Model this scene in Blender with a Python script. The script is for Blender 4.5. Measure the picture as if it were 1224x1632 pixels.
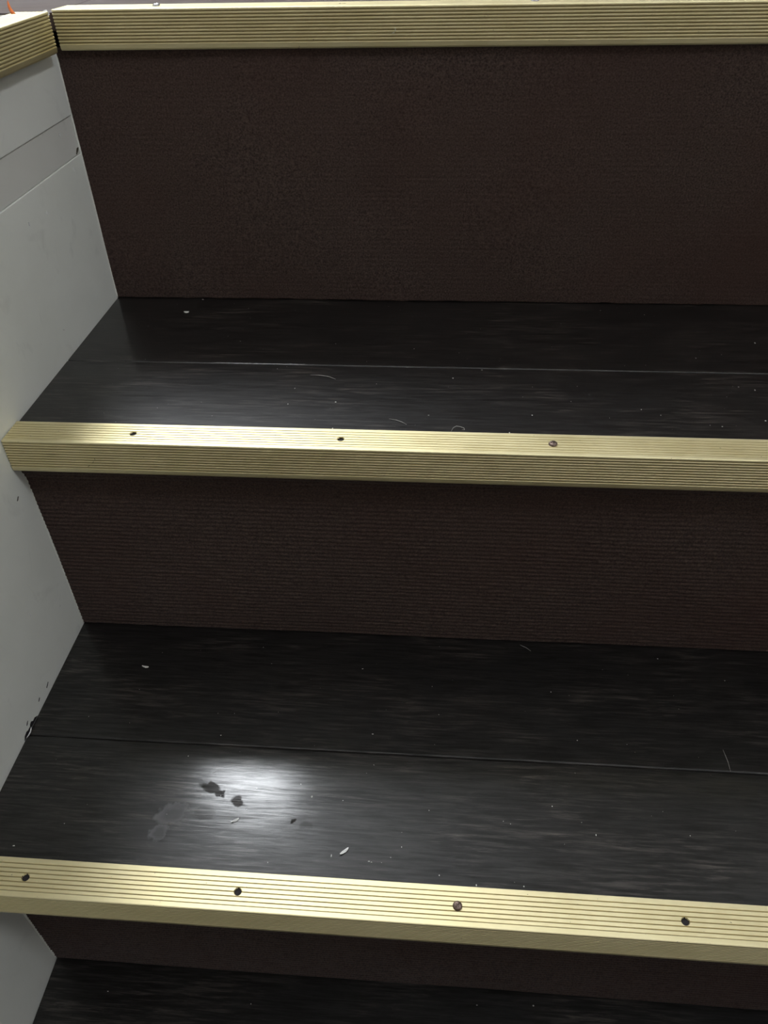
import bpy, bmesh, math, random
from mathutils import Matrix, Vector, noise

for o in list(bpy.data.objects):
    bpy.data.objects.remove(o, do_unlink=True)
SC = bpy.context.scene
COL = SC.collection
random.seed(7)

# ------------------------------------------------------------------ camera
cd = bpy.data.cameras.new('camera')
cam = bpy.data.objects.new('camera', cd)
COL.objects.link(cam)
R_RIGHT = Vector((0.9971599, 0.0728963, -0.0189266))
R_DOWN = Vector((0.0319505, -0.6370241, -0.7701814))
R_FWD = Vector((-0.0682000, 0.7673893, -0.6375440))
cam.matrix_world = Matrix((
    (R_RIGHT.x, -R_DOWN.x, -R_FWD.x, 0.333061),
    (R_RIGHT.y, -R_DOWN.y, -R_FWD.y, -1.161735),
    (R_RIGHT.z, -R_DOWN.z, -R_FWD.z, 0.080427),
    (0, 0, 0, 1)))
cd.sensor_fit = 'VERTICAL'
cd.sensor_height = 36.0
cd.sensor_width = 27.0
cd.lens = 36.0 * 1223.9 / 1632.0
cd.clip_start = 0.02
SC.camera = cam

# ------------------------------------------------------------------ world, exposure
w = bpy.data.worlds.new('world')
SC.world = w
w.use_nodes = True
bg = w.node_tree.nodes['Background']
bg.inputs['Color'].default_value = (0.92, 0.965, 1.0, 1)
bg.inputs['Strength'].default_value = 56.0
SC.view_settings.view_transform = 'Standard'
SC.view_settings.look = 'None'
SC.view_settings.gamma = 1.0
SC.view_settings.use_curve_mapping = False
SC.view_settings.exposure = 0.0

# daylight enters by two windows: one over the landing, a smaller one added high in the right wall as fill
WIN1 = (-0.56, -0.20, 0.95, 2.05)   # x0, x1, z0, z1 in the wall behind the landing
WIN_FILL = (-1.62, -1.20, 1.48, 1.96)   # y0, y1, z0, z1 in the right wall, added fill
YBACK, XRIGHT = 0.45, 1.38
def portal(loc, rot, sx, sy):
    pl = bpy.data.lights.new('window_portal', 'AREA')
    pl.shape = 'RECTANGLE'; pl.size = sx; pl.size_y = sy
    pl.cycles.is_portal = True
    po = bpy.data.objects.new('window_portal', pl)
    COL.objects.link(po)
    po.location = loc; po.rotation_euler = rot
portal(((WIN1[0] + WIN1[1]) / 2, YBACK - 0.002, (WIN1[2] + WIN1[3]) / 2), (math.radians(-90), 0, 0), WIN1[1] - WIN1[0], WIN1[3] - WIN1[2])
portal((XRIGHT - 0.002, (WIN_FILL[0] + WIN_FILL[1]) / 2, (WIN_FILL[2] + WIN_FILL[3]) / 2), (0, math.radians(90), 0), WIN_FILL[3] - WIN_FILL[2], WIN_FILL[1] - WIN_FILL[0])

# ------------------------------------------------------------------ measures (metres)
ZA, ZB, ZC, ZD = 0.0, -0.247, -0.4637, -0.6743
YA, YB, YC = -0.4373, -0.6863, -0.9046           # riser carpet faces
FA, FB, FC = -0.4422, -0.6999, -0.9411           # nosing fronts
SEAM_B, SEAM_C = -0.5702, -0.8113
XR = 1.30                                        # right end of the flight
XL = 0.0099                                      # front of the side nosing

# ------------------------------------------------------------------ material helpers
def newmat(name):
    m = bpy.data.materials.new(name)
    m.use_nodes = True
    nt = m.node_tree
    return m, nt, nt.nodes['Principled BSDF']

def N(nt, kind, **kw):
    n = nt.nodes.new(kind)
    for k, v in kw.items():
        if k in n.inputs:
            n.inputs[k].default_value = v
        else:
            setattr(n, k, v)
    return n

def L(nt, a, b):
    nt.links.new(a, b)

def coords(nt, scale=(1, 1, 1), out='Object'):
    tc = N(nt, 'ShaderNodeTexCoord')
    mp = N(nt, 'ShaderNodeMapping')
    mp.inputs['Scale'].default_value = scale
    L(nt, tc.outputs[out], mp.inputs['Vector'])
    return mp.outputs['Vector']

def noise_tex(nt, vec, scale, detail=4, rough=0.6, dist=0.0):
    n = N(nt, 'ShaderNodeTexNoise')
    n.inputs['Scale'].default_value = scale
    n.inputs['Detail'].default_value = detail
    n.inputs['Roughness'].default_value = rough
    n.inputs['Distortion'].default_value = dist
    L(nt, vec, n.inputs['Vector'])
    return n.outputs['Fac']

def ramp(nt, fac, lo, hi, a=0.0, b=1.0):
    m = N(nt, 'ShaderNodeMapRange')
    m.clamp = True
    m.inputs['From Min'].default_value = lo
    m.inputs['From Max'].default_value = hi
    m.inputs['To Min'].default_value = a
    m.inputs['To Max'].default_value = b
    L(nt, fac, m.inputs['Value'])
    return m.outputs['Result']

def mth(nt, op, a, b=None):
    m = N(nt, 'ShaderNodeMath', operation=op)
    for i, v in enumerate((a, b)):
        if v is None:
            continue
        if isinstance(v, (int, float)):
            m.inputs[i].default_value = v
        else:
            L(nt, v, m.inputs[i])
    return m.outputs[0]

def mixc(nt, fac, a, b):
    m = N(nt, 'ShaderNodeMix', data_type='RGBA')
    ins = [s for s in m.inputs if s.type == 'RGBA']
    if isinstance(fac, (int, float)):
        m.inputs[0].default_value = fac
    else:
        L(nt, fac, m.inputs[0])
    for s, v in zip(ins, (a, b)):
        if isinstance(v, tuple):
            s.default_value = v if len(v) == 4 else v + (1,)
        else:
            L(nt, v, s)
    return [s for s in m.outputs if s.type == 'RGBA'][0]

def bump(nt, height, strength, dist):
    b = N(nt, 'ShaderNodeBump')
    b.inputs['Strength'].default_value = strength
    b.inputs['Distance'].default_value = dist
    L(nt, height, b.inputs['Height'])
    return b.outputs['Normal']

# ------------------------------------------------------------------ materials
def spot(nt, vec, cx, cy, rx, ry, ang, soft=0.16):
    """mask of one ragged blot lying at (cx, cy) of the tread"""
    mp = N(nt, 'ShaderNodeMapping')
    mp.vector_type = 'TEXTURE'
    mp.inputs['Location'].default_value = (cx, cy, 0)
    mp.inputs['Rotation'].default_value = (0, 0, math.radians(ang))
    mp.inputs['Scale'].default_value = (rx, ry, 1000)
    L(nt, vec, mp.inputs['Vector'])
    ln = N(nt, 'ShaderNodeVectorMath', operation='LENGTH')
    L(nt, mp.outputs['Vector'], ln.inputs[0])
    return ramp(nt, ln.outputs['Value'], 1.0 + soft, 1.0 - soft)

def mat_laminate(name, stained=False, base=(0.0050, 0.0042, 0.0040)):
    m, nt, b = newmat(name)
    v = coords(nt, (1, 1, 1))
    streak = noise_tex(nt, coords(nt, (9, 130, 20)), 3.0, 6, 0.68, 0.4)
    fine = noise_tex(nt, coords(nt, (30, 600, 40)), 2.0, 4, 0.7)
    patch = noise_tex(nt, coords(nt, (7, 16, 5)), 1.6, 5, 0.62, 0.6)
    cloud = noise_tex(nt, v, 14.0, 5, 0.65)
    # worn, dusty film: brown grey streaks in patches
    worn = mth(nt, 'MULTIPLY', ramp(nt, streak, 0.50, 0.74), ramp(nt, patch, 0.44, 0.66))
    film = mth(nt, 'ADD', mth(nt, 'MULTIPLY', worn, 0.85), mth(nt, 'MULTIPLY', ramp(nt, cloud, 0.5, 0.75), 0.06))
    film = mth(nt, 'MINIMUM', film, 1.0)
    col = mixc(nt, ramp(nt, fine, 0.35, 0.7), base + (1,), tuple(c * 1.9 for c in base) + (1,))
    col = mixc(nt, film, col, (0.095, 0.077, 0.066, 1))
    rough = ramp(nt, streak, 0.3, 0.75, 0.36, 0.52)
    b.inputs['Specular IOR Level'].default_value = 0.42
    cw = mth(nt, 'ADD', ramp(nt, streak, 0.36, 0.64, 0.22, 0.72), ramp(nt, fine, 0.35, 0.65, -0.12, 0.12))
    L(nt, cw, b.inputs['Coat Weight'])
    b.inputs['Coat IOR'].default_value = 1.5
    L(nt, ramp(nt, streak, 0.3, 0.75, 0.09, 0.17), b.inputs['Coat Roughness'])
    spec = None
    if stained:
        jit = N(nt, 'ShaderNodeTexNoise')
        jit.inputs['Scale'].default_value = 160.0
        jit.inputs['Detail'].default_value = 3
        L(nt, v, jit.inputs['Vector'])
        sub = N(nt, 'ShaderNodeVectorMath', operation='SUBTRACT')
        L(nt, jit.outputs['Color'], sub.inputs[0]); sub.inputs[1].default_value = (0.5, 0.5, 0.5)
        scl = N(nt, 'ShaderNodeVectorMath', operation='SCALE')
        L(nt, sub.outputs[0], scl.inputs[0]); scl.inputs['Scale'].default_value = 0.009
        add = N(nt, 'ShaderNodeVectorMath', operation='ADD')
        L(nt, v, add.inputs[0]); L(nt, scl.outputs[0], add.inputs[1])
        jv = add.outputs[0]
        darks = [(0.1640, -0.8492, 0.0085, 0.0042, -14), (0.1732, -0.8535, 0.0045, 0.0035, -30),
                 (0.1885, -0.8592, 0.0038, 0.0060, 35), (0.2331, -0.8718, 0.0012, 0.0018, 0),
                 (0.2430, -0.8752, 0.0050, 0.0030, 0), (0.1650, -0.8705, 0.0075, 0.0055, 0)]
        whites = [(0.1405, -0.8722, 0.0125, 0.0078, 28), (0.1345, -0.8875, 0.0075, 0.0060, 40)]
        d = None
        for i, s in enumerate(darks):
            k = spot(nt, jv, *s)
            if i >= 4:
                k = mth(nt, 'MULTIPLY', k, 0.22)
            d = k if d is None else mth(nt, 'MAXIMUM', d, k)
        wt = None
        for s in whites:
            k = spot(nt, jv, *s, soft=0.12)
            rim = mth(nt, 'MULTIPLY', k, ramp(nt, spot(nt, jv, s[0] + .001, s[1] - .001, s[2] * .72, s[3] * .72, s[4], 0.4), 0, 1, 1.0, 0.55))
            wt = rim if wt is None else mth(nt, 'MAXIMUM', wt, rim)
        wt = mth(nt, 'MULTIPLY', wt, ramp(nt, cloud, 0.25, 0.6, 0.6, 1.0))
        col = mixc(nt, mth(nt, 'MULTIPLY', wt, 0.42), col, (0.30, 0.30, 0.31, 1))
        col = mixc(nt, mth(nt, 'MULTIPLY', d, 0.75), col, (0.022, 0.019, 0.017, 1))
        rough = mth(nt, 'ADD', rough, mth(nt, 'MULTIPLY', mth(nt, 'MAXIMUM', d, wt), 0.45))
        d = mth(nt, 'MULTIPLY', d, ramp(nt, fine, 0.3, 0.6, 0.65, 1.0))
        spec = mth(nt, 'MULTIPLY', ramp(nt, streak, 0.36, 0.66, 0.28, 0.50), mth(nt, 'SUBTRACT', 1.0, mth(nt, 'MULTIPLY', d, 0.8)))
    L(nt, col, b.inputs['Base Color'])
    L(nt, rough, b.inputs['Roughness'])
    if spec is None:
        L(nt, ramp(nt, streak, 0.36, 0.66, 0.26, 0.48), b.inputs['Specular IOR Level'])
    else:
        L(nt, spec, b.inputs['Specular IOR Level'])
        L(nt, mth(nt, 'MULTIPLY', cw, mth(nt, 'SUBTRACT', 1.0, mth(nt, 'MULTIPLY', mth(nt, 'MAXIMUM', d, mth(nt, 'MULTIPLY', wt, 0.5)), 0.95))), b.inputs['Coat Weight'])
    L(nt, bump(nt, mth(nt, 'ADD', streak, mth(nt, 'MULTIPLY', fine, 0.5)), 0.16, 0.0006), b.inputs['Normal'])
    L(nt, bump(nt, mth(nt, 'ADD', streak, mth(nt, 'MULTIPLY', fine, 0.3)), 0.055, 0.0005), b.inputs['Coat Normal'])
    return m

def mat_landing():
    m, nt, b = newmat('landing_laminate')
    streak = noise_tex(nt, coords(nt, (8, 90, 10)), 3.0, 6, 0.65, 0.4)
    patch = noise_tex(nt, coords(nt, (5, 12, 5)), 1.5, 4, 0.6)
    col = mixc(nt, ramp(nt, streak, 0.35, 0.7), (0.045, 0.025, 0.020, 1), (0.125, 0.080, 0.066, 1))
    col = mixc(nt, ramp(nt, patch, 0.4, 0.7, 0, 0.6), col, (0.14, 0.12, 0.125, 1))
    L(nt, col, b.inputs['Base Color'])
    b.inputs['Roughness'].default_value = 0.34
    L(nt, bump(nt, streak, 0.15, 0.0006), b.inputs['Normal'])
    return m

def mat_gold():
    m, nt, b = newmat('champagne_aluminium')
    smear = noise_tex(nt, coords(nt, (6, 14, 14)), 3.0, 4, 0.6)
    speck = noise_tex(nt, coords(nt, (1, 1, 1)), 420.0, 2, 0.5)
    col = mixc(nt, ramp(nt, smear, 0.35, 0.7), (0.84, 0.75, 0.46, 1), (0.89, 0.81, 0.53, 1))
    col = mixc(nt, ramp(nt, speck, 0.72, 0.78, 0, 0.7), col, (0.10, 0.08, 0.05, 1))
    L(nt, col, b.inputs['Base Color'])
    b.inputs['Metallic'].default_value = 1.0
    L(nt, ramp(nt, smear, 0.3, 0.7, 0.50, 0.58), b.inputs['Roughness'])
    return m

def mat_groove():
    m, nt, b = newmat('dark_gold_in_grooves')  # darker gold for the groove floors
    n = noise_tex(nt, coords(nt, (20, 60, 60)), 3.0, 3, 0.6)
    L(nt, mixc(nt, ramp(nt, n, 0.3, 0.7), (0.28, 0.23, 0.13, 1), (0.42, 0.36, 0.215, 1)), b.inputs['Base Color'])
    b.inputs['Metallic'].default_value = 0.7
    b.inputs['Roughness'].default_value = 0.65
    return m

def mat_carpet():
    m, nt, b = newmat('brown_ribbed_carpet')
    v = coords(nt, (1, 1, 1))
    tuft = noise_tex(nt, v, 700.0, 3, 0.6)
    blot = noise_tex(nt, v, 6.0, 3, 0.5)
    col = mixc(nt, ramp(nt, tuft, 0.3, 0.7), (0.028, 0.020, 0.018, 1), (0.104, 0.073, 0.062, 1))
    col = mixc(nt, ramp(nt, blot, 0.4, 0.7, 0, 0.5), col, (0.058, 0.031, 0.026, 1))
    L(nt, col, b.inputs['Base Color'])
    b.inputs['Roughness'].default_value = 0.95
    b.inputs['Specular IOR Level'].default_value = 0.08
    b.inputs['Sheen Weight'].default_value = 0.12
    b.inputs['Sheen Roughness'].default_value = 0.4
    b.inputs['Sheen Tint'].default_value = (0.85, 0.88, 1.0, 1)
    L(nt, bump(nt, tuft, 0.3, 0.0008), b.inputs['Normal'])
    return m

def mat_paint(name, a, c, rough=0.45):
    m, nt, b = newmat(name)
    v = coords(nt, (1, 1, 1))
    cloud = noise_tex(nt, v, 7.0, 5, 0.6)
    smud = noise_tex(nt, coords(nt, (1, 1.3, 1)), 26.0, 4, 0.6, 0.6)
    spk = noise_tex(nt, v, 160.0, 2, 0.5)
    col = mixc(nt, ramp(nt, cloud, 0.35, 0.68), a, c)
    col = mixc(nt, ramp(nt, smud, 0.60, 0.78, 0, 0.35), col, tuple(x * 0.62 for x in a[:3]) + (1,))
    col = mixc(nt, ramp(nt, spk, 0.74, 0.80, 0, 0.5), col, (0.30, 0.28, 0.25, 1))
    L(nt, col, b.inputs['Base Color'])
    b.inputs['Roughness'].default_value = rough
    L(nt, bump(nt, smud, 0.10, 0.002), b.inputs['Normal'])
    return m

def mat_simple(name, col, rough=0.6, metal=0.0, var=0.25, scale=300.0):
    m, nt, b = newmat(name)
    n = noise_tex(nt, coords(nt), scale, 3, 0.6)
    c = mixc(nt, ramp(nt, n, 0.3, 0.7), tuple(x * (1 - var) for x in col) + (1,), tuple(min(1, x * (1 + var)) for x in col) + (1,))
    L(nt, c, b.inputs['Base Color'])
    b.inputs['Roughness'].default_value = rough
    b.inputs['Metallic'].default_value = metal
    return m

M = dict(
    tread=mat_laminate('espresso_laminate'),
    tread_stained=mat_laminate('espresso_laminate_with_drips', True),
    landing=mat_landing(), gold=mat_gold(), groove=mat_groove(), carpet=mat_carpet(),
    wall=mat_paint('grey_white_paint', (0.70, 0.71, 0.66, 1), (0.76, 0.77, 0.725, 1)),
    fascia=mat_paint('grey_white_paint_upper', (0.66, 0.665, 0.63, 1), (0.71, 0.715, 0.68, 1)),
    filler=mat_paint('filler_paint', (0.60, 0.595, 0.56, 1), (0.65, 0.645, 0.61, 1)),
    ceil=mat_simple('ceiling_paint', (0.72, 0.71, 0.69), 0.9, 0, 0.02, 4.0),
    panel=mat_simple('wood_panel_wall', (0.16, 0.13, 0.105), 0.7, 0, 0.1, 5.0),
    board=mat_simple('board', (0.05, 0.04, 0.035), 0.8),
    speck=mat_simple('dust', (0.62, 0.61, 0.58), 0.8),
    flake=mat_simple('white_paint_flake', (0.75, 0.75, 0.74), 0.5),
    lint=mat_simple('lint', (0.42, 0.41, 0.39), 0.8),
    dark=mat_simple('dark_gap_and_hole_shade', (0.012, 0.010, 0.012), 0.8),
    scratch=mat_simple('scratch', (0.05, 0.04, 0.025), 0.7),
    bronze=mat_simple('bronze_screw', (0.20, 0.145, 0.125), 0.45, 0.85, 0.3),
    steel=mat_simple('steel_screw', (0.55, 0.54, 0.55), 0.35, 0.9, 0.2),
    orange=mat_simple('orange_plastic', (0.85, 0.22, 0.05), 0.4, 0.0, 0.1),
    white_plastic=mat_simple('white_plastic', (0.8, 0.8, 0.8), 0.4, 0, 0.03),
)

# ------------------------------------------------------------------ object helpers
def mesh_obj(name, verts, faces, mat, parent=None, loc=(0, 0, 0), smooth=False):
    me = bpy.data.meshes.new(name)
    me.from_pydata([tuple(v) for v in verts], [], faces)
    me.materials.append(mat)
    me.validate()
    bm = bmesh.new(); bm.from_mesh(me)
    bmesh.ops.recalc_face_normals(bm, faces=bm.faces)
    bm.to_mesh(me); bm.free()
    if smooth:
        for p in me.polygons:
            p.use_smooth = True
    o = bpy.data.objects.new(name, me)
    COL.objects.link(o)
    o.location = loc
    if parent:
        o.parent = parent
    return o

def box(name, lo, hi, mat, parent=None, bevel=0.0, loc=(0, 0, 0)):
    bm = bmesh.new()
    bmesh.ops.create_cube(bm, size=1.0)
    for v in bm.verts:
        v.co = Vector([lo[i] if v.co[i] < 0 else hi[i] for i in range(3)])
    if bevel:
        bmesh.ops.bevel(bm, geom=list(bm.edges), offset=bevel, segments=2, affect='EDGES', profile=0.5)
    me = bpy.data.meshes.new(name)
    bm.to_mesh(me); bm.free()
    me.materials.append(mat)
    o = bpy.data.objects.new(name, me)
    COL.objects.link(o)
    o.location = loc
    if parent:
        o.parent = parent
    return o

def empty(name, loc=(0, 0, 0)):
    o = bpy.data.objects.new(name, None)
    COL.objects.link(o)
    o.location = loc
    o.empty_display_size = 0.05
    return o

def tag(o, label=None, cat=None, group=None, kind=None):
    if label: o['label'] = label
    if cat: o['category'] = cat
    if group: o['group'] = group
    if kind: o['kind'] = kind
    return o

def boolean(me_obj, cutters):
    """cut the cutters out of an object and drop them again"""
    for c in cutters:
        md = me_obj.modifiers.new('cut', 'BOOLEAN')
        md.operation = 'DIFFERENCE'
        md.solver = 'EXACT'
        md.object = c
    dg = bpy.context.evaluated_depsgraph_get()
    dg.update()
    me = bpy.data.meshes.new_from_object(me_obj.evaluated_get(dg))
    me_obj.modifiers.clear()
    me_obj.data = me
    for c in cutters:
        bpy.data.objects.remove(c, do_unlink=True)

def lathe(profile, n=20):
    """closed lathe of (r, z) pairs, first and last on the axis"""
    verts, faces, rings = [], [], []
    for r, z in profile:
        if r < 1e-9:
            rings.append([len(verts)]); verts.append((0, 0, z))
        else:
            rings.append(list(range(len(verts), len(verts) + n)))
            for k in range(n):
                a = 2 * math.pi * k / n
                verts.append((r * math.cos(a), r * math.sin(a), z))
    for a, b in zip(rings, rings[1:]):
        for k in range(n):
            q = [a[k % len(a)], a[(k + 1) % len(a)], b[(k + 1) % len(b)], b[k % len(b)]]
            f = []
            for i in q:
                if i not in f: f.append(i)
            if len(f) > 2: faces.append(f)
    return verts, faces

def tube(name, pts, rad, mat, parent=None, n=5):
    verts, faces = [], []
    pts = [Vector(p) for p in pts]
    for i, p in enumerate(pts):
        d = (pts[min(i + 1, len(pts) - 1)] - pts[max(i - 1, 0)]).normalized()
        up = Vector((0, 0, 1)) if abs(d.z) < 0.9 else Vector((1, 0, 0))
        s = d.cross(up).normalized(); t = s.cross(d)
        r = rad * (0.5 if i in (0, len(pts) - 1) else 1)
        for k in range(n):
            a = 2 * math.pi * k / n
            verts.append(p + s * math.cos(a) * r + t * math.sin(a) * r)
    for i in range(len(pts) - 1):
        for k in range(n):
            faces.append([i * n + k, i * n + (k + 1) % n, (i + 1) * n + (k + 1) % n, (i + 1) * n + k])
    faces.append(list(range(n))); faces.append([(len(pts) - 1) * n + k for k in range(n)])
    return mesh_obj(name, verts, faces, mat, parent, smooth=True)

# ------------------------------------------------------------------ setting: walls, floors, ceiling
# side wall of the stair well: fascia, filler strip and lower sheet, each proud of the next
wl = empty('wall_left', (0, -1.0, -0.5))
tag(wl, kind='structure')
def on_wall(o):
    o.parent = wl
    o.location = Vector(o.location) - wl.location
    return o
YW0, YW1 = -2.79, -0.4365
on_wall(box('sheet', (-0.04, YW0, -1.10), (0.0, YW1, -0.1085), M['wall'], bevel=0.0006))
on_wall(box('filler_strip', (-0.04, YW0, -0.1082), (-0.0008, YW1, -0.0770), M['filler'], bevel=0.0005))
on_wall(box('fascia', (-0.04, YW0, -0.0768), (0.0002, YW1, -0.0015), M['fascia'], bevel=0.0008))

# ragged paint bead where the wall meets the riser carpets
def bead(y, z0, z1, amp, seed, fwd):
    verts, faces = [], []
    n = int((z1 - z0) / 0.0022)
    for i in range(n + 1):
        z = z0 + (z1 - z0) * i / n
        q = noise.noise(Vector((z * 260, seed, 0))) * 0.5 + noise.noise(Vector((z * 90, seed + 9, 0))) * 0.5
        wd = max(0.0002, amp * (0.35 + q))
        yy = y + fwd(z)
        verts += [(-0.001, yy - 0.0016, z), (0.0004 + wd, yy - 0.0008, z), (0.0003 + wd, yy + 0.0015, z), (-0.001, yy + 0.0015, z)]
    for i in range(n):
        for k in range(4):
            faces.append([i * 4 + k, i * 4 + (k + 1) % 4, i * 4 + 4 + (k + 1) % 4, i * 4 + 4 + k])
    faces.append([0, 1, 2, 3]); faces.append([n * 4 + k for k in range(4)])
    o = mesh_obj('paint_bead', verts, faces, M['wall'], smooth=True)
    on_wall(o)

# paint damage near the middle tread: dark ragged gouge with a peeled curl, small nicks and dents
def chip(name, pts, mat, x=0.0004, thick=0.0008):
    n = len(pts)
    verts = [(x, y, z) for y, z in pts] + [(x - thick, y, z) for y, z in pts]
    faces = [list(range(n)), list(range(n, 2 * n))] + [[i, (i + 1) % n, n + (i + 1) % n, n + i] for i in range(n)]
    return on_wall(mesh_obj(name, verts, faces, mat))
chip('gouge', [(-0.7925, -0.4637), (-0.7960, -0.4612), (-0.7992, -0.4615), (-0.8015, -0.4590), (-0.8040, -0.4598),
               (-0.8052, -0.4612), (-0.8085, -0.4612), (-0.8110, -0.4600), (-0.8150, -0.4608), (-0.8172, -0.4637)], M['dark'])
on_wall(tube('paint_curl', [(0.0008, -0.8050, -0.4618), (0.0022, -0.8075, -0.4606), (0.0026, -0.8100, -0.4612), (0.0018, -0.8128, -0.4622), (0.0008, -0.8150, -0.4630)], 0.0005, M['flake']))
for y, z, a, b in ((-0.8063, -0.4550, 0.0022, 0.0007), (-0.7664, -0.4560, 0.0026, 0.0005), (-0.7825, -0.4548, 0.0016, 0.0004),
                   (-0.4440, -0.1046, 0.0032, 0.0017), (-0.7070, -0.2959, 0.0016, 0.0009)):
    pts = [(y + a * math.cos(t) * random.uniform(.7, 1.2) + b * .6 * math.sin(t), z + b * math.sin(t) * random.uniform(.7, 1.2) + a * .5 * math.cos(t)) for t in [k * math.pi / 4 for k in range(8)]]
    chip('nick', pts, M['scratch'] if z > -0.4 else M['dark'], x=0.0005)
for y, z in ((-0.4597, -0.1162), (-0.5298, -0.1315), (-0.5633, -0.1287), (-0.7491, -0.3854), (-0.4700, -0.085)):
    pts = [(y + 0.0006 * math.cos(t) * random.uniform(.6, 1.3), z + 0.0018 * math.sin(t) * random.uniform(.7, 1.2)) for t in [k * math.pi / 3 for k in range(6)]]
    chip('paint_drip', pts, M['flake'], x=0.0006)

# upper floor: landing boards behind the top nosing and beside the well
fl = empty('floor_upper', (0, 0, 0))
tag(fl, kind='structure')
box('slab', (-1.70, FA + 0.03, -0.20), (XRIGHT, YBACK, -0.0135), M['board'], fl)
box('slab', (-1.70, -2.79, -0.20), (-0.0405, FA + 0.0295, -0.0135), M['board'], fl)
y0 = FA + 0.0020
k = 0
while y0 < YBACK - 0.01:
    y1 = min(y0 + (0.118 if k == 0 else 0.125), YBACK - 0.002)
    box('plank', (0.0085 if k == 0 else -1.65, y0, -0.0130), (XRIGHT - 0.002, y1 - 0.0003, 0.0), M['landing'], fl, 0.0004)
    y0 = y1; k += 1
box('plank', (-1.65, FA + 0.0020, -0.0130), (0.0080, FA + 0.1195, 0.0), M['landing'], fl, 0.0004)
x1 = XL - 0.002
k = 0
while x1 > -1.6:
    x0 = x1 - 0.125
    box('plank', (x0 + 0.0003, -2.5, -0.0130), (x1, -0.4560 if k == 0 else FA + 0.0016, 0.0), M['landing'], fl, 0.0004)
    x1 = x0; k += 1

tag(box('floor_lower', (-1.8, -2.9, -0.95), (XRIGHT + 0.1, YBACK + 0.1, -0.87), M['board']), kind='structure')
tag(box('ceiling', (-1.8, -2.9, 2.40), (1.5, YBACK + 0.1, 2.50), M['ceil']), kind='structure')
tag(box('wall_side', (-1.8, -2.8, -0.95), (-1.7, YBACK, 2.40), M['ceil']), kind='structure')
tag(box('wall_front', (-1.8, -2.9, -0.95), (XRIGHT, -2.8, 2.40), M['panel']), kind='structure')

def wall_with_window(name, wname, a0, a1, z0, z1, win, place):
    wf = empty(name, (0, 0, 0)); tag(wf, kind='structure')
    for u0, u1, v0, v1 in ((a0, win[0], z0, z1), (win[1], a1, z0, z1), (win[0], win[1], z0, win[2]), (win[0], win[1], win[3], z1)):
        lo, hi = place(u0, v0, 0.0), place(u1, v1, 0.1)
        box('wall_panel', [min(p) for p in zip(lo, hi)], [max(p) for p in zip(lo, hi)], M['ceil'], wf)
    wn = empty(wname, (0, 0, 0)); tag(wn, kind='structure')
    t = 0.022
    um = (win[0] + win[1]) / 2
    for u0, u1, v0, v1 in ((win[0], win[0] + t, win[2], win[3]), (win[1] - t, win[1], win[2], win[3]), (win[0] + t, win[1] - t, win[2], win[2] + t), (win[0] + t, win[1] - t, win[3] - t, win[3])):
        lo, hi = place(u0, v0, 0.03), place(u1, v1, 0.06)
        box('window_frame', [min(p) for p in zip(lo, hi)], [max(p) for p in zip(lo, hi)], M['white_plastic'], wn, 0.002)
wall_with_window('wall_back', 'window_1', -1.8, 1.5, -0.95, 2.40, WIN1, lambda u, v, d: (u, YBACK + d, v))
wall_with_window('wall_right', 'window_fill', -2.9, YBACK, -0.95, 2.40, WIN_FILL, lambda u, v, d: (XRIGHT + d, u, v))  # unseen window added to brighten the side wall and carpets

# ------------------------------------------------------------------ stair treads
def plank(x0, x1, y0, y1, z, th, mat, parent, ch=0.0006):
    """board with eased long edges (y0 < y1), top at z"""
    prof = [(y0, z - th), (y1, z - th), (y1, z - ch), (y1 - ch, z - ch * .3), (y1 - 2 * ch, z), (y0 + 2 * ch, z), (y0 + ch, z - ch * .3), (y0, z - ch)]
    n = len(prof)
    verts = [(x0, a, b) for a, b in prof] + [(x1, a, b) for a, b in prof]
    faces = [list(range(n)), list(range(n, 2 * n))] + [[i, (i + 1) % n, n + (i + 1) % n, n + i] for i in range(n)]
    o = mesh_obj('plank', verts, faces, mat)
    o.parent = parent
    o.matrix_parent_inverse = Matrix.Translation(-parent.location)
    return o

def tread(label, z, yback, seam, yfront, mats):
    t = empty('stair_tread', (0.35, (yback + yfront) / 2, z - 0.024))
    tag(t, label, 'stair tread', 'stair treads')
    plank(0.0006, XR, seam + 0.0002, yback + 0.004, z, 0.024, mats[0], t)
    plank(0.0006, XR, yfront + 0.0022, seam - 0.0002, z, 0.024, mats[1], t)
    return t

tread('dark wood-look stair tread right under the tallest carpeted riser', ZB, YA, SEAM_B, FB, (M['tread'], M['tread']))
tread('dark wood-look stair tread with the bright glare and dried drip stains', ZC, YB, SEAM_C, FC, (M['tread'], M['tread_stained']))
tread('black stair tread at the bottom, below the lowest strip of carpet', ZD, YC, YC - 0.125, YC - 0.26, (M['tread'], M['tread']))

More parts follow.
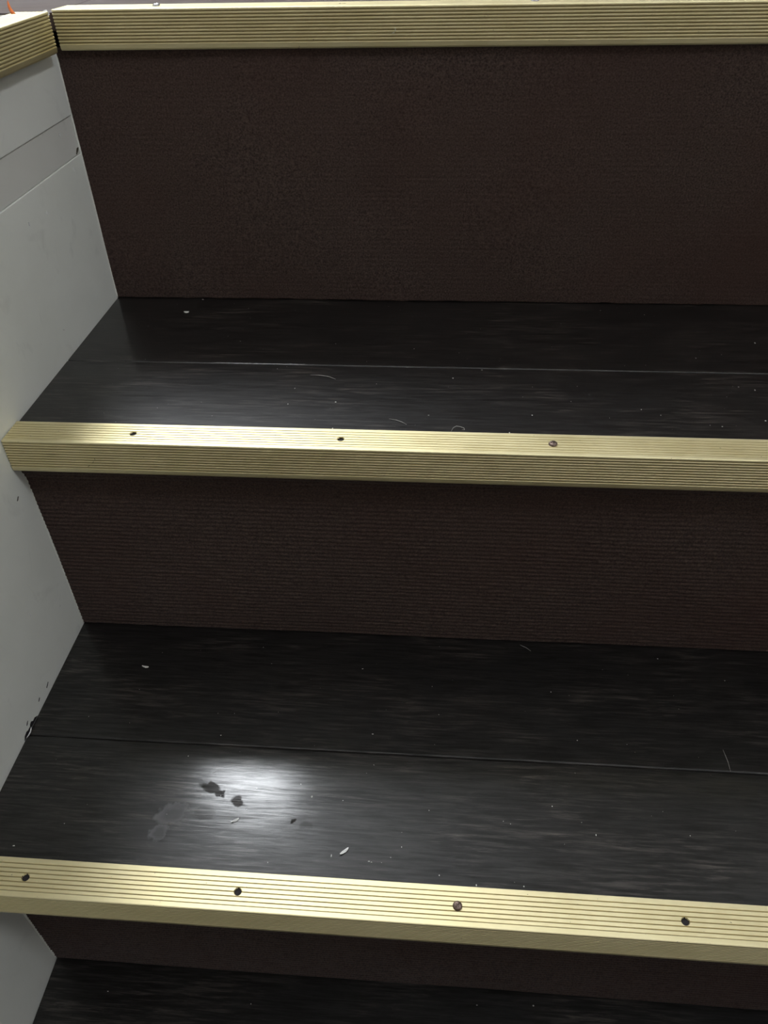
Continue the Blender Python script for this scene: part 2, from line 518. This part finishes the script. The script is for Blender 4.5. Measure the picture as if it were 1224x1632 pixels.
# ------------------------------------------------------------------ riser carpets (ribs are real, with knotted relief)
def riser(label, y, z0, z1, curl, pitch, amp, seed):
    o_x, o_z = 0.0, z0
    root = empty('riser_carpet', (0.35, y, z0))
    tag(root, label, 'carpet', 'carpets on the stair risers')
    nr = int(round((z1 - z0) / pitch))
    rows = []
    for i in range(nr * 4 + 1):
        ph = i / 4.0
        z = z0 + (z1 - z0) * ph / nr
        rib = 0.5 - 0.5 * math.cos(2 * math.pi * ph)
        rows.append((z, rib, int(ph)))
    nx = 380
    verts, faces = [], []
    for z, rib, ri in rows:
        for j in range(nx + 1):
            x = 0.0008 + (XR - 0.0008) * j / nx
            kn = noise.noise(Vector((x * 150 + ri * 7.3, ri * 3.1, seed)))
            ln = noise.noise(Vector((x * 9, z * 12, seed + 5)))
            yy = y + curl(z) - amp * rib * (0.75 + 0.7 * kn) + 0.0010 * ln
            zz = z + 0.0005 * noise.noise(Vector((x * 70, ri * 1.7, seed + 2)))
            if z == rows[0][0]:
                zz = z + 0.0008 + 0.0008 * noise.noise(Vector((x * 60, 3.0, seed)))
            verts.append((x - 0.35, yy - y, zz - z0))
    W = nx + 1
    for i in range(len(rows) - 1):
        for j in range(nx):
            a = i * W + j
            faces.append([a, a + 1, a + W + 1, a + W])
    o = mesh_obj('pile', verts, faces, M['carpet'], root, smooth=True)
    box('backing_board', (0.0008 - 0.35, 0.003, 0.0), (XR - 0.35, 0.014, z1 - z0 - 0.001), M['board'], root)
    bead(y, z0 + 0.0005, z1 - 0.004, 0.0007 if seed < 3 else 0.0016, seed * 3.0, curl)
    return root

def cove(zt, depth, drop):
    """carpet bends forward under the nosing over the last `drop` metres"""
    def f(z):
        d = z - (zt - drop)
        return 0.0 if d <= 0 else -depth * (d / drop) ** 2
    return f

riser('tall dark brown ribbed carpet riser beneath the uppermost gold nosing', YA, ZB, ZA - 0.0245, cove(ZA - 0.0245, 0.003, 0.012), 0.0044, 0.00035, 1)
riser('brown ribbed carpet riser between the two gold-edged treads in the middle', YB, ZC, ZB - 0.0245, cove(ZB - 0.0245, 0.0095, 0.024), 0.0044, 0.0011, 2)
riser('narrow strip of brown carpet riser under the lowest gold nosing', YC, ZD, ZC - 0.0245, cove(ZC - 0.0245, 0.006, 0.016), 0.0044, 0.0008, 3)

# ------------------------------------------------------------------ gold nosings
NW, NH, NT = 0.0278, 0.0291, 0.0021          # top width, front drop, metal thickness
def nosing_profile():
    """(y, z) outline, front top corner at the origin, y to the back, z up; ribbed top and front"""
    p = []
    # top from the back edge to the front
    p += [(NW, -NT), (NW, -0.0007), (NW - 0.0005, 0.0)]
    gw, gd = 0.00031, 0.00085
    for i, g in enumerate([0.0233, 0.0200, 0.0168, 0.0136, 0.0104, 0.0072, 0.0043]):
        d = gd if i < 6 else gd * 0.55
        wd = gw if i < 6 else gw * 0.8
        p += [(g + wd + 0.0001, 0.0), (g + wd * 0.75, -d), (g - wd * 0.75, -d), (g - wd - 0.0001, 0.0)]
    # rounded front edge
    r = 0.0011
    for k in range(5):
        a = math.pi / 2 * k / 4
        p.append((r - r * math.sin(a), -r + r * math.cos(a)))
    # front, rounded ribs with narrow valleys
    pitch = 0.00238
    z = -0.0016
    for i in range(10):
        zz = z - i * pitch
        p += [(0.00002, zz), (0.00018, zz - 0.00012), (0.00085, zz - 0.00028), (0.00100, zz - 0.00062), (0.00085, zz - 0.00096), (0.00018, zz - 0.00112), (0.00002, zz - 0.00124), (-0.00012, zz - 0.00180)]
    zl = z - 10 * pitch + 0.0003
    p += [(0.0000, zl), (0.0004, -NH + 0.0012), (0.0012, -NH), (0.0022, -NH), (0.0019, -NH + 0.0018), (0.0019, -0.0045), (0.0022, -NT)]
    return p

def nosing(label, length, loc, rotz, holes, screws, skew=0.0, group='gold stair nosings'):
    """runs along local +x from the origin, front facing local -y"""
    root = empty('stair_nosing', loc)
    root.rotation_euler = (0, 0, rotz)
    tag(root, label, 'stair nosing', group)
    prof = nosing_profile()
    n = len(prof)
    verts = [(skew * a, a, b) for a, b in prof] + [(length, a, b) for a, b in prof]
    faces = [list(range(n)), list(range(n, 2 * n))] + [[i, (i + 1) % n, n + (i + 1) % n, n + i] for i in range(n)]
    body = mesh_obj('ribbed_profile', verts, faces, M['gold'])
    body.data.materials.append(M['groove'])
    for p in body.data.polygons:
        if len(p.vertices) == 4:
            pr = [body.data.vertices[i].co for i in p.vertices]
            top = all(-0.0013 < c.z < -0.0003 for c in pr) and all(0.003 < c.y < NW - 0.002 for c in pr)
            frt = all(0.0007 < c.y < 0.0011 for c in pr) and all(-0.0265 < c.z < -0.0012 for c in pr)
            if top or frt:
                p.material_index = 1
    cut = []
    for hx, hy in holes:
        v, f = lathe([(0, 0.002), (0.0040, 0.002), (0.0029, 0.00002), (0.0024, -0.0009), (0.0024, -0.004), (0, -0.004)], 18)
        cut.append(mesh_obj('cutter', [(a + hx, b + hy, c) for a, b, c in v], f, M['dark']))
    if cut:
        boolean(body, cut)
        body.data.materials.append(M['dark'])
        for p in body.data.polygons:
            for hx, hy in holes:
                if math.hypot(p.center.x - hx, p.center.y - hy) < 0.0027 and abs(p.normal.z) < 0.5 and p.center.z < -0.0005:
                    p.material_index = 2  # hole sides coloured dark to stand for the shade inside
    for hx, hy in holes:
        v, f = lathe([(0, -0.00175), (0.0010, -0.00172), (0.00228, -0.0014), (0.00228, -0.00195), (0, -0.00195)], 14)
        mesh_obj('hole_shade_cup', v, f, M['dark'], root, (hx, hy, 0))  # dark cup paints the shade at the hole bottom
    body.parent = root
    for p in body.data.polygons:
        p.use_smooth = False
    for hx, hy, mat, tilt in screws:
        v, f = lathe([(0, 0.0016), (0.0012, 0.0015), (0.0024, 0.0011), (0.0031, 0.0004), (0.0033, -0.0001), (0.0028, -0.0004), (0.0016, -0.0010), (0.0016, -0.0018), (0, -0.0018)], 22)
        head = mesh_obj('screw', v, f, mat)
        cs = []
        for q in (0, 1):
            lo = (-0.0019, -0.00036, 0.0006) if q else (-0.00036, -0.0019, 0.0006)
            cs.append(box('cutter', lo, tuple(-a for a in lo[:2]) + (0.003,), mat))
        boolean(head, cs)
        tag(head, 'bronze cross-head screw' if mat is M['bronze'] else 'steel cross-head screw')
        head.parent = root
        head.location = (hx, hy, 0.0005)
        head.rotation_euler = (0.10, -0.12, tilt)
    return root

HB, HC, HA = 0.0141, 0.0137, 0.0150
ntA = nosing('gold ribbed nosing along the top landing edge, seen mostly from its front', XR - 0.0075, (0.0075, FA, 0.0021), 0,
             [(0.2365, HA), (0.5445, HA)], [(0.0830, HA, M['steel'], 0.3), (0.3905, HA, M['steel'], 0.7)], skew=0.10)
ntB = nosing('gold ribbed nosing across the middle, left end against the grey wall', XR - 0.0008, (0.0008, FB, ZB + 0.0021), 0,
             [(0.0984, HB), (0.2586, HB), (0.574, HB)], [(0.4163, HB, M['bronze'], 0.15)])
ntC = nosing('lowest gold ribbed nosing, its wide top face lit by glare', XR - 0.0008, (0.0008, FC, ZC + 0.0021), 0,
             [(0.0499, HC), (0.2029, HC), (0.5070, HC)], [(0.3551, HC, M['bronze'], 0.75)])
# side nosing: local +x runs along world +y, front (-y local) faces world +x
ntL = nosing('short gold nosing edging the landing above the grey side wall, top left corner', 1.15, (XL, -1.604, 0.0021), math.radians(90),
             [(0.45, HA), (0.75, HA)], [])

# small marks on the nosings
def scratch(root, pts, mat, name):
    o = tube(name, pts, 0.00028, mat, None, 4)
    o.parent = root
    o.matrix_parent_inverse = Matrix.Translation(-root.location)
tag(ntA, None)
scratch(ntA, [(0.2850, FA - 0.0001, -0.0170), (0.2868, FA - 0.0002, -0.0165), (0.2878, FA - 0.0002, -0.0155), (0.2878, FA - 0.0001, -0.0130)], M['flake'], 'white_fleck')
scratch(ntB, [(0.0704, FB - 0.0001, -0.2588), (0.0702, FB - 0.0001, -0.2606)], M['dark'], 'nick')
scratch(ntB, [(0.0690, FB - 0.0001, -0.2622), (0.0672, FB - 0.0001, -0.2634)], M['dark'], 'nick')
scratch(ntB, [(0.0650, FB - 0.0001, -0.2655), (0.0630, FB - 0.0001, -0.2672)], M['dark'], 'nick')
scratch(ntB, [(0.0330, FB - 0.0001, -0.2560), (0.0400, FB - 0.0001, -0.2562)], M['scratch'], 'nick')

# ------------------------------------------------------------------ small things lying about
# orange sliver standing on the side nosing
pts = []
for i in range(8):
    t = i / 7
    pts.append((t, 0.0011 * (1 - t) ** 0.8 + 0.0002))
verts, faces = [], []
for t, r in pts:
    c = Vector((-0.0035 * t - 0.001 * math.sin(t * 3), 0.004 * t, 0.0085 * t))
    for k in range(6):
        a = k * math.pi / 3
        verts.append(c + Vector((r * math.cos(a) * 1.5, r * math.sin(a) * 0.6, 0)))
for i in range(7):
    for k in range(6):
        faces.append([i * 6 + k, i * 6 + (k + 1) % 6, i * 6 + 6 + (k + 1) % 6, i * 6 + 6 + k])
faces += [list(range(6)), [42 + k for k in range(6)]]
tag(mesh_obj('plastic_sliver', verts, faces, M['orange'], None, (-0.0135, -0.4655, 0.0021), True),
    'tiny bright orange sliver standing on the top left nosing', 'plastic sliver')

def lump(name, loc, r, mat, seed, flat=0.5):
    bm = bmesh.new()
    bmesh.ops.create_icosphere(bm, subdivisions=2, radius=1.0)
    for v in bm.verts:
        q = 1 + 0.5 * noise.noise(v.co * 1.7 + Vector((seed, 0, 0)))
        v.co = Vector((v.co.x * r * q, v.co.y * r * q, v.co.z * r * q * flat))
    me = bpy.data.meshes.new(name); bm.to_mesh(me); bm.free(); me.materials.append(mat)
    o = bpy.data.objects.new(name, me); COL.objects.link(o); o.location = loc
    return o
o = lump('filler_crumb', (0.0052, -0.4490, 0.0005), 0.0030, M['flake'], 3.0, 0.7)
tag(o, 'white crumb of filler in the gap between the two top nosings', 'crumb')

def flake(name, loc, a, b, rot, mat, label=None, cat=None, group=None):
    n = 9
    verts, faces = [], []
    for s in (0, 1):
        for k in range(n):
            t = 2 * math.pi * k / n
            r = 0.75 + 0.5 * random.random()
            x, y = a * math.cos(t) * r, b * math.sin(t) * r
            verts.append((x * math.cos(rot) - y * math.sin(rot), x * math.sin(rot) + y * math.cos(rot), 0.0001 + s * 0.0004 + 0.0006 * (x / a) ** 2))
    faces = [list(range(n)), list(range(n, 2 * n))] + [[i, (i + 1) % n, n + (i + 1) % n, n + i] for i in range(n)]
    o = mesh_obj(name, verts, faces, mat, None, loc)
    if label: tag(o, label, cat, group)
    return o
flake('paint_flake', (0.1898, -0.8750, ZC), 0.0031, 0.0010, 0.5, M['flake'], 'curled white paint flake in the middle of the glare on the tread', 'paint flake')
flake('paint_flake', (0.2744, -0.8933, ZC), 0.0034, 0.0010, 0.75, M['flake'], 'thin white paint flake right of the glare, near the lowest nosing', 'paint flake')
flake('paint_flake', (0.0809, -0.4698, ZB), 0.0030, 0.0012, -0.1, M['speck'], 'pale flake on the upper tread close to the wall corner', 'paint flake')
flake('paint_flake', (0.0764, -0.7358, ZC), 0.0030, 0.0009, -0.15, M['speck'], 'pale flake on the middle tread just below the carpet, near the grey wall', 'paint flake')

def specks(name, label, z, pts, extra, xr, yr):
    verts, faces = [], []
    allp = [(x, y, s * 0.00036) for x, y, s in pts]
    for _ in range(extra):
        allp.append((random.uniform(*xr), random.uniform(*yr), random.uniform(0.00012, 0.0003)))
    for x, y, r in allp:
        b0 = len(verts)
        rot = random.uniform(0, 3.1); el = random.uniform(0.6, 1.5)
        for k in range(6):
            t = rot + k * math.pi / 3
            verts.append((x + r * el * math.cos(t), y + r * math.sin(t) / el, z + r * 0.25))
        verts.append((x, y, z + r * 0.9)); verts.append((x, y, z))
        for k in range(6):
            faces.append([b0 + k, b0 + (k + 1) % 6, b0 + 6])
            faces.append([b0 + (k + 1) % 6, b0 + k, b0 + 7])
    o = mesh_obj(name, verts, faces, M['speck'])
    tag(o, label, 'dust', None, 'stuff')

specks('dust_specks', 'white dust specks scattered over the upper tread', ZB,
       [(0.0899, -0.4400, 2), (0.1408, -0.4593, 1), (0.1478, -0.5283, 1), (0.2365, -0.5301, 1.2), (0.3083, -0.5371, 1.4), (0.212, -0.6102, 1.2), (0.2487, -0.6304, 1.8), (0.2104, -0.6349, 1.4), (0.251, -0.6689, 1.6), (0.1914, -0.5781, 1.2), (0.3679, -0.5734, 1.6), (0.3433, -0.5883, 2.0), (0.4053, -0.6434, 1.8), (0.4913, -0.6315, 1.5), (0.5879, -0.5978, 2.0), (0.5762, -0.5933, 1.3), (0.5048, -0.6391, 1.3), (0.3244, -0.6469, 1.3), (0.3864, -0.6689, 2), (0.525, -0.4608, 1.6), (0.6117, -0.5153, 2.5), (0.5533, -0.5453, 1.6), (0.4849, -0.4525, 1.2), (0.5478, -0.6532, 1.6), (0.5825, -0.6438, 1.8), (0.4378, -0.6215, 1), (0.2795, -0.6002, 1)],
       120, (0.05, 1.2), (-0.668, -0.445))
specks('dust_specks', 'white dust specks scattered over the middle tread with the glare', ZC,
       [(0.2718, -0.7266, 1.6), (0.2865, -0.7935, 1.6), (0.0308, -0.9045, 1.8), (0.2445, -0.8522, 1.9), (0.2652, -0.8971, 1.9), (0.2927, -0.8995, 1.6), (0.2945, -0.8999, 1.3), (0.4274, -0.8486, 1.3), (0.4572, -0.8694, 1.5), (0.3691, -0.9115, 1.6), (0.4021, -0.9102, 1.3), (0.3432, -0.9062, 1.2), (0.5346, -0.7001, 1.5), (0.4363, -0.7423, 1.3), (0.4531, -0.7894, 1.3), (0.1613, -0.8022, 1.5), (0.1395, -0.823, 1.0), (0.5875, -0.7214, 1.2), (0.5254, -0.8656, 1), (0.3155, -0.8874, 1.2)],
       110, (0.03, 1.2), (-0.908, -0.695))
specks('dust_specks', 'few white dust specks on the black bottom tread', ZD,
       [(0.0569, -0.9285, 1.5), (0.4302, -0.9147, 2), (0.3816, -0.9175, 1.5), (0.1855, -0.9297, 1.2)],
       12, (0.03, 1.0), (-1.1, -0.912))

def fibre(label, z, pts, r, name='lint_fibre'):
    o = tube(name, [(x, y, z + r + h) for x, y, h in pts], r, M['lint'])
    tag(o, label, 'lint')
fibre('curled pale hair lying at the back edge of the middle nosing', ZB, [(0.3422, -0.6690, 0), (0.3438, -0.6655, .001), (0.3462, -0.6638, .0015), (0.3490, -0.6637, .001), (0.3520, -0.6650, .0006), (0.3524, -0.6668, .0003), (0.3505, -0.6705, .0028)], 0.00022)
fibre('straight pale lint fibre on the upper tread above the middle nosing', ZB, [(0.2936, -0.6537, 0), (0.2997, -0.6561, .0006), (0.3040, -0.6585, .0006), (0.3078, -0.6611, 0)], 0.00022)
fibre('long faint grey lint fibre on the upper tread below the board joint', ZB, [(0.2219, -0.5878, 0), (0.2300, -0.5885, .0003), (0.2380, -0.5905, .0003), (0.2442, -0.5940, 0)], 0.00028)
fibre('bent grey lint fibre on the middle tread at the foot of its riser', ZC, [(0.4131, -0.6910, 0), (0.4155, -0.6930, .0006), (0.4183, -0.6944, .0006), (0.4224, -0.6978, 0)], 0.00022)
fibre('faint grey lint fibre crossing the middle tread at the right', ZC, [(0.5679, -0.7912, 0), (0.5684, -0.7980, .0004), (0.5688, -0.8025, .0004), (0.5687, -0.8105, 0)], 0.00018)
